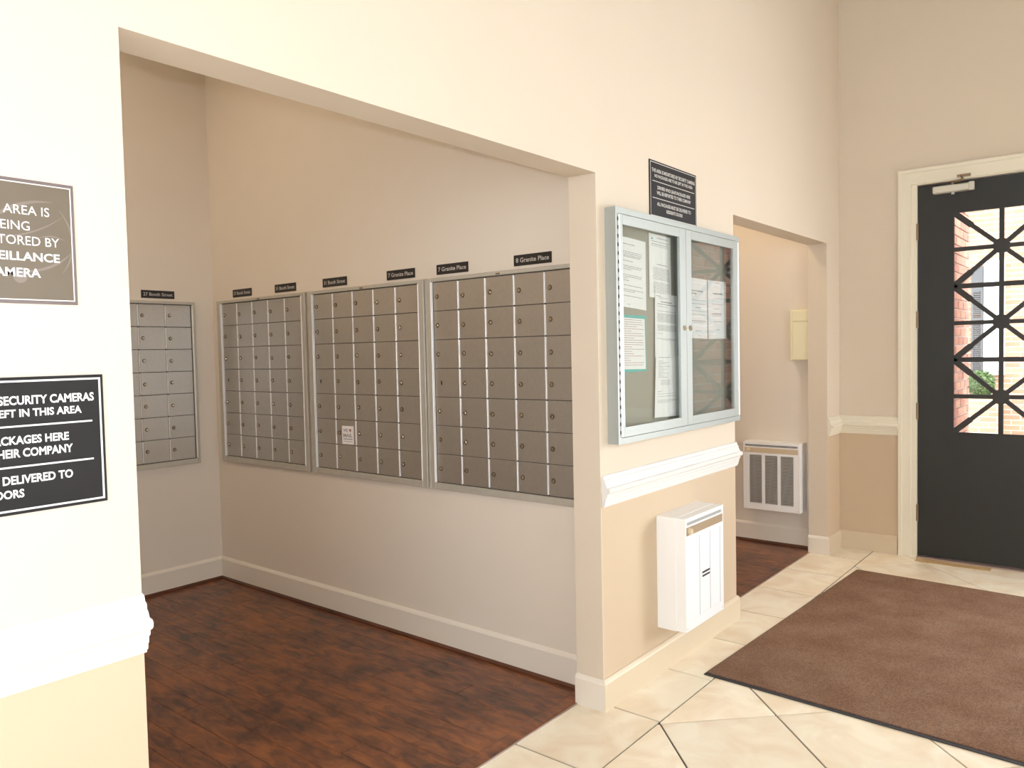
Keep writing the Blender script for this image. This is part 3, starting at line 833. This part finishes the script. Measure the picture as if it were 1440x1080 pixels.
def paper(name, corners, label, rows, y=-.011, cur=.003, backing=None, cat='paper', m=M_PAPER, title=None, seed=1, logo=False, ink=M_GREYINK):
    """corners TL, TR, BR, BL as (x, z); rows: list of (fraction down, fraction start, fraction end, thickness fraction)"""
    rnd = random.Random(seed)
    cx = sum(c[0] for c in corners) / 4; zl = min(c[1] for c in corners)
    r = thing(name, (cx, y, zl), label, cat)
    TL, TR, BR, BL = [Vector(c) for c in corners]

    def P(u, v, d):
        p = (TL * (1 - u) + TR * u) * (1 - v) + (BL * (1 - u) + BR * u) * v
        return Vector((p.x, y - d - cur * math.sin(u * math.pi) * (0.4 + v * .6), p.y))
    f = MB(); N = 8
    for d in (0.0, .0006):
        vs = [[f.bm.verts.new(P(i / N, j / N, d)) for i in range(N + 1)] for j in range(N + 1)]
        for j in range(N):
            for i in range(N):
                f.bm.faces.new((vs[j][i], vs[j][i + 1], vs[j + 1][i + 1], vs[j + 1][i]))
    f.mats = [m]
    f.build('paper_sheet', None, r)
    f = MB(); k = f.mi(ink)
    for v, a, b, th in rows:
        u = a
        while u < b - .01:
            l = min(rnd.uniform(.04, .15), b - u)
            n = 2
            for q in range(n):
                ua, ub = u + l * q / n, u + l * (q + 1) / n
                fa = f.bm.faces.new([f.bm.verts.new(P(x_, y_, .0011)) for x_, y_ in ((ua, v), (ub, v), (ub, v + th), (ua, v + th))]); fa.material_index = k
            u += l + .012
    if logo:
        k2 = f.mi(M_TEAL)
        fa = f.bm.faces.new([f.bm.verts.new(P(x_, y_, .0011)) for x_, y_ in ((.08, .09), (.13, .045), (.18, .09))]); fa.material_index = k2
    f.build('printed_text', None, r)
    if backing:
        f = MB(); rect(f, PY(y), *backing, -.0015, -.0004, M_TEAL); f.build('backing_sheet', None, r)
    return r


RA = [(.09, .05, .62, .012)] + [(v, .04, e_, .010) for v, e_ in ((.20, .85), (.225, .85), (.25, .84), (.27, .8), (.33, .55), (.40, .85), (.425, .82), (.45, .5), (.53, .85), (.555, .82), (.58, .38), (.61, .42), (.68, .85), (.74, .9), (.765, .6), (.83, .88))] + [(.95, .35, .45, .008)]
paper('notice_sheet', [(2.652, 1.888), (2.897, 1.880), (2.896, 1.592), (2.652, 1.606)], 'short white typed notice, upper left behind the glass', RA, seed=2)
RB = [(.03 + i * .044, .03, [.9, .9, .93, .7, .95, .5, .88, .93, .6, .9, .95, .92, .5, .97, .5, .55, .9, .4, .45, .93, .9][i], .010) for i in range(21)]
paper('notice_sheet', [(2.652, 1.560), (2.880, 1.556), (2.886, 1.345), (2.652, 1.350)], 'white typed notice on a teal backing sheet, lower left in the cabinet', RB, seed=3, backing=(2.652, 2.893, 1.336, 1.570), ink=M_REDINK)
RC = [(.05, .35, .85, .014), (.11, .1, .9, .010), (.15, .1, .85, .012), (.18, .1, .9, .008), (.46, .33, .8, .014)] + [(.52 + .022 * i, .15, .92, .008) for i in range(9)] + [(.75 + .022 * i, .15, .92, .008) for i in range(8)]
paper('notice_sheet', [(2.928, 1.924), (3.122, 1.920), (3.124, 1.640), (2.928, 1.652)], 'white printed notice with a small blue logo, top centre', RC, seed=4, y=-.010, logo=True)
RD = [(.04, .05, .25, .012), (.06, .15, .55, .006), (.08, .15, .5, .006), (.12, .25, .75, .02), (.16, .1, .95, .014), (.20, .1, .5, .008), (.27, .1, .9, .007)] + [(.31 + .014 * i, .1, .93, .006) for i in range(10)] + [(.49 + .014 * i, .1, .93, .006) for i in range(7)] + [(.62, .1, .3, .006), (.70, .08, .95, .008), (.72, .3, .9, .006)]
paper('notice_sheet', [(2.968, 1.672), (3.170, 1.664), (3.172, 1.386), (2.962, 1.392)], 'middle sheet of the long hanging column of papers in the left door', RD, seed=5, y=-.014)
RE = [(.03, .1, .6, .010)] + [(.09 + .022 * i, .1, [.3, .5, .4, .25, .6, .3, .45, .3, .3, .5, .25, .35, .5][i], .007) for i in range(13)] + [(.40 + .018 * i, .2, .6, .006) for i in range(5)] + [(.58, .08, .25, .007), (.62, .08, .8, .006), (.66, .08, .9, .006), (.72, .08, .92, .006), (.74, .08, .9, .006), (.76, .08, .6, .006)]
paper('notice_sheet', [(2.962, 1.402), (3.176, 1.398), (3.176, 1.126), (2.944, 1.133)], 'lowest white sheet hanging in the left door, reaching nearly to the bottom', RE, seed=6, y=-.018)
RF = [(.20, .05, .75, .022), (.245, .05, .4, .022), (.36, .05, .9, .008), (.42, .1, .9, .008), (.48, .35, .6, .012), (.54, .1, .95, .008), (.60, .1, .9, .008), (.70, .1, .9, .014), (.73, .2, .8, .008), (.87, .35, .65, .01), (.95, .45, .55, .01)]
paper('notice_sheet', [(3.290, 1.758), (3.492, 1.756), (3.492, 1.472), (3.290, 1.477)], 'white notice at left of the matching pair behind the right glass', RF, seed=7)
RG = [(.03, .4, .6, .008), (.21, .25, .8, .024), (.30, .4, .9, .006), (.40, .2, .8, .008), (.48, .3, .6, .012), (.56, .2, .7, .02), (.60, .2, .7, .008), (.70, .25, .75, .010), (.84, .4, .6, .01)]
paper('notice_sheet', [(3.500, 1.756), (3.712, 1.758), (3.710, 1.473), (3.499, 1.472)], 'white notice at right of the matching pair behind the right glass', RG, seed=8)


# ------------------------------------------------------------------ wall heaters
def heater(fn, origin, u0, u1, v0, v1, dep, label, recess):
    M_CTL = M_HTANL if recess else M_HTAN
    r = thing('wall_heater', origin, label, 'heater', 'white electric wall heaters')
    f = MB(); rect(f, fn, u0, u1, v0, v1, .001, dep * .66, M_HEAT)
    f.build('housing', None, r)
    a, b = u0 + .003, u1 - .003
    W_ = b - a; Hh = v1 - v0
    # front cover as a frame with louvre openings
    f = MB(); d0, d1 = dep * .66, dep
    vt = v1 - .001; strip0, strip1 = v1 - .076, v1 - .040; slot0, slot1 = v1 - .033, v1 - .018
    g0, g1 = v0 + .045, v1 - .092
    cols = [(a + .045 + i * (W_ - .065) / 3, a + .045 + (i + 1) * (W_ - .065) / 3 - .022) for i in range(3)]
    rect(f, fn, a, b, v0 + .001, g0, d0, d1, M_HEAT); rect(f, fn, a, b, g1, slot0, d0, d1, M_HEAT); rect(f, fn, a, b, slot1, vt, d0, d1, M_HEAT)
    rect(f, fn, a, a + .014, slot0, slot1, d0, d1, M_HEAT); rect(f, fn, b - .014, b, slot0, slot1, d0, d1, M_HEAT)
    e_ = [a] + [x_ for c_ in cols for x_ in c_] + [b]
    for i in range(0, 8, 2):
        rect(f, fn, e_[i], e_[i + 1], g0, g1, d0, d1, M_HEAT)
    f.build('front_cover', None, r)
    f = MB(); rect(f, fn, a + .014, b - .014, slot0, slot1, d0 + .002, d0 + .008, M_HGRILL); n = 40
    for i in range(n):
        u = a + .014 + (W_ - .028) * (i + .5) / n
        rect(f, fn, u - .0018, u + .0018, slot0, slot1, d0 + .008, d1 - .004, M_HGRILL)
    f.build('outlet_grille', None, r)
    f = MB(); rect(f, fn, a + .010, b - .010, strip0, strip1, d1, d1 + .0015, M_CTL); f.build('control_strip', None, r)
    f = MB(); c = fn(a + .036, (strip0 + strip1) / 2, d1 + .0015); nrm = fn(0, 0, 1) - fn(0, 0, 0)
    f.cyl(c, nrm, .015, .013, M_KNOB, 16, .012); f.build('knob', None, r)
    for ca, cb in cols:
        f = MB(); rect(f, fn, ca, cb, g0, g1, d0 + .001, d0 + .006, M_DARKGAP if recess else M_HEAT)
        n = 34
        if not recess:
            rect(f, fn, ca + .0005, cb - .0005, g0 + .0005, g1 - .0005, d0 + .006, d1 - .0006, M_HEAT); n = 0
        for i in range(n):
            v = g0 + (g1 - g0) * (i + .5) / n; hh = (g1 - g0) / n * .5
            vw = (0.72 if recess else 0.93) * hh
            m_ = M_HGRILL if recess else M_HEAT
            f.prism([(v - vw, d0 + .008), (v - vw * .9, d1 - .004), (v + vw, d1 - .001), (v + vw, d0 + .008)], lambda p_, q_, s_: fn(s_, p_, q_), ca, cb, m_)
        f.build('louvre_panel', None, r)
    for uu in (a + .012, b - .012):
        f = MB(); f.cyl(fn(uu, v0 + .014, d1), nrm, .003, .001, M_HGRILL, 8); f.build('screw', None, r)
    return r, cols, g0, g1, d1


r, cols, g0, g1, d1 = heater(F0, (3.174, 0, .206), 2.979, 3.369, .206, .700, .137, 'white wall heater on the tan pier below the notice cabinet', False)
f = MB()
for c_ in cols:
    for i in range(46):
        v = g0 + (g1 - g0) * (i + .5) / 46
        rect(f, F0, c_[1] + .003, c_[1] + .0075, v - .0022, v + .0022, d1, d1 + .0005, M_PERF)
f.build('perforation_row', None, r)
for k in range(2):
    f = MB(); rect(f, F0, cols[1][0] + .01, cols[1][0] + .085, .428 - k * .016, .436 - k * .016, d1 - .002, d1 + .0008, M_DARKGAP); f.build('vent_slit', None, r)
heater(PX(G2), (G2, .374, .265), -.577, -.170, .268, .752, .132, 'white wall heater with grey louvres in the far passage', True)

# utility box in the passage
r = thing('utility_box', (G2, .19, 1.33), 'pale yellow metal utility box high on the far passage wall', 'box')
f = MB(); f.box(G2 - .062, G2 - .001, .130, .258, 1.328, 1.680, None, .003); f.build('box_body', M_BOX, r)
f = MB(); f.box(G2 - .068, G2 - .062, .130, .240, 1.600, 1.672, None, .002); f.box(G2 - .068, G2 - .062, .130, .240, 1.334, 1.590, None, .002); f.build('box_cover', M_BOX, r)

# ------------------------------------------------------------------ floor mat
r = thing('floor_mat', (4.05, -1.0, 0), 'large brown carpet entrance mat with a dark rubber border', 'mat')
r.rotation_euler = (0, 0, 0)


def quad_in(c, k):
    cx = sum(p[0] for p in c) / 4; cy = sum(p[1] for p in c) / 4
    L_ = 1.0
    out = []
    for x_, y_ in c:
        out.append((x_ - math.copysign(k, x_ - cx), y_ - math.copysign(k, y_ - cy)))
    return out


c = [(3.080, -.169), (3.012, -1.80), (5.030, -1.885), (5.103, -.259)]
f = MB(); f.prism(c, lambda u, v, d: Vector((u, v, d)), .0008, .005, M_RUBBER); f.build('rubber_border', None, r)
f = MB()
ci = quad_in(c, .020)
ci = [(ci[0][0] + .0, ci[0][1] + .012), ci[1], (ci[2][0] + .012, ci[2][1]), (ci[3][0] + .012, ci[3][1] + .012)]
f.prism(ci, lambda u, v, d: Vector((u, v, d)), .005, .009, M_CARPET); f.build('carpet_pile', None, r)

# ------------------------------------------------------------------ outdoors
MB().box(XE + .2, 16, -6, 6, -.3, -.02, M_CONC).build('ground')['kind'] = 'structure'
# brick wing walls of the porch just outside the door
bms = []
for m_ in M_BRICKS:
    q = MB(); q.box(-.100, .100, -.008, .008, -.031, .031, m_, bev=.002); bms.append(q.data('brick'))
bme = []
for m_ in M_BRICKS:
    q = MB(); q.box(-.045, .045, -.008, .008, -.031, .031, m_, bev=.002); bme.append(q.data('brick'))
for yc, sg, lb in ((-.445, 1, 'red brick wing wall of the porch, hinge side of the entrance door'), (-1.50, -1, 'red brick wing wall of the porch, mirrored in the right pane of the notice cabinet')):
    r = thing('brick_wing_wall', (6.9, yc + sg * .12, -.02), lb, 'wall')
    f = MB(); f.box(XE + .21, 7.88, yc, yc + sg * .24, -.02, 3.4, M_MORTAR); f.build('mortar_core', None, r)
    for row in range(42):
        z = .018 + row * .075
        x = 7.88 - (.1 if row % 2 == 0 else .045)
        first = True
        while x > 6.02:
            o = bpy.data.objects.new('brick', random.choice(bme if (first and row % 2) else bms)); COL.objects.link(o); o.parent = r
            o.location = Vector((x, yc - sg * (.0065 + random.uniform(0, .003)), z)) - r.location
            x -= .16 if (first and row % 2) else .215
            first = False
            if row < 3 or row > 39: break
# far building with window, shutter
r = thing('brick_house', (13.2, 0, -.02), 'pale sunlit brick house seen through the door grille', 'building')
f = MB(); f.box(13.06, 13.4, -5, .30, -.02, 5.5, M_FARB); f.box(13.06, 13.4, .30, 5, -.02, 5.5, M_FARB); f.build('facade', None, r)
w_ = MB(); w_.box(13.0, 13.06, -.14, .12, .95, 2.6, M_WFRAME); w_.box(12.98, 13.0, -.14, -.12, .95, 2.6, M_WFRAME); wo = w_.build('window', None, r)
MB().box(12.985, 13.0, -.11, .09, 1.0, 2.55, M_WFRAME).build('window_blind', None, wo)
sh = MB(); sh.box(13.0, 13.05, .130, .155, 1.0, 2.52); sh.box(13.0, 13.05, .248, .272, 1.0, 2.52); sh.box(13.0, 13.05, .155, .248, 2.16, 2.52); sh.box(13.0, 13.05, .155, .248, 1.72, 1.78)
so = sh.build('shutter', M_SHUT, r)
for i in range(40):
    z = 1.01 + i * .029
    if 1.70 < z < 1.80: continue
    q = MB(); q.box(13.01, 13.045, .155, .248, z, z + .018); q.build('slat', M_SHUT, so)
# planter wall and shrub under the window
f = MB(); f.box(12.55, 13.05, -.12, .45, -.02, .62, M_FARB, bev=.01); o = f.build('planter_wall'); tag(o, 'low brick planter under the shuttered window outside', 'planter')
r = thing('shrub', (12.78, .12, .62), 'light green leafy shrub in front of the grey shutter outside', 'shrub')
f = MB()
for i in range(7):
    w = i * .9; rod(f, (12.78 + .02 * math.cos(w), .12 + .02 * math.sin(w), .60), (12.78 + .14 * math.cos(w), .12 + .13 * math.sin(w), .90), .006, M_BARK, 5)
f.build('stem', None, r)
f = MB()
for i in range(1500):
    th, ph = random.uniform(0, 6.283), math.acos(random.uniform(-1, 1)); rr = random.uniform(.5, 1) ** .5
    c = Vector((12.78 + .19 * rr * math.sin(ph) * math.cos(th), .12 + .18 * rr * math.sin(ph) * math.sin(th), .83 + .20 * rr * math.cos(ph)))
    a = Vector((random.gauss(0, 1), random.gauss(0, 1), random.gauss(0, 1))).normalized() * .022; b = a.orthogonal().normalized() * .010
    vs = [f.bm.verts.new(c + q) for q in (-a, b, a, -b)]
    fa = f.bm.faces.new(vs); fa.material_index = f.mi(random.choice(M_LEAF))
o = f.build('foliage', None, r); o['kind'] = 'stuff'
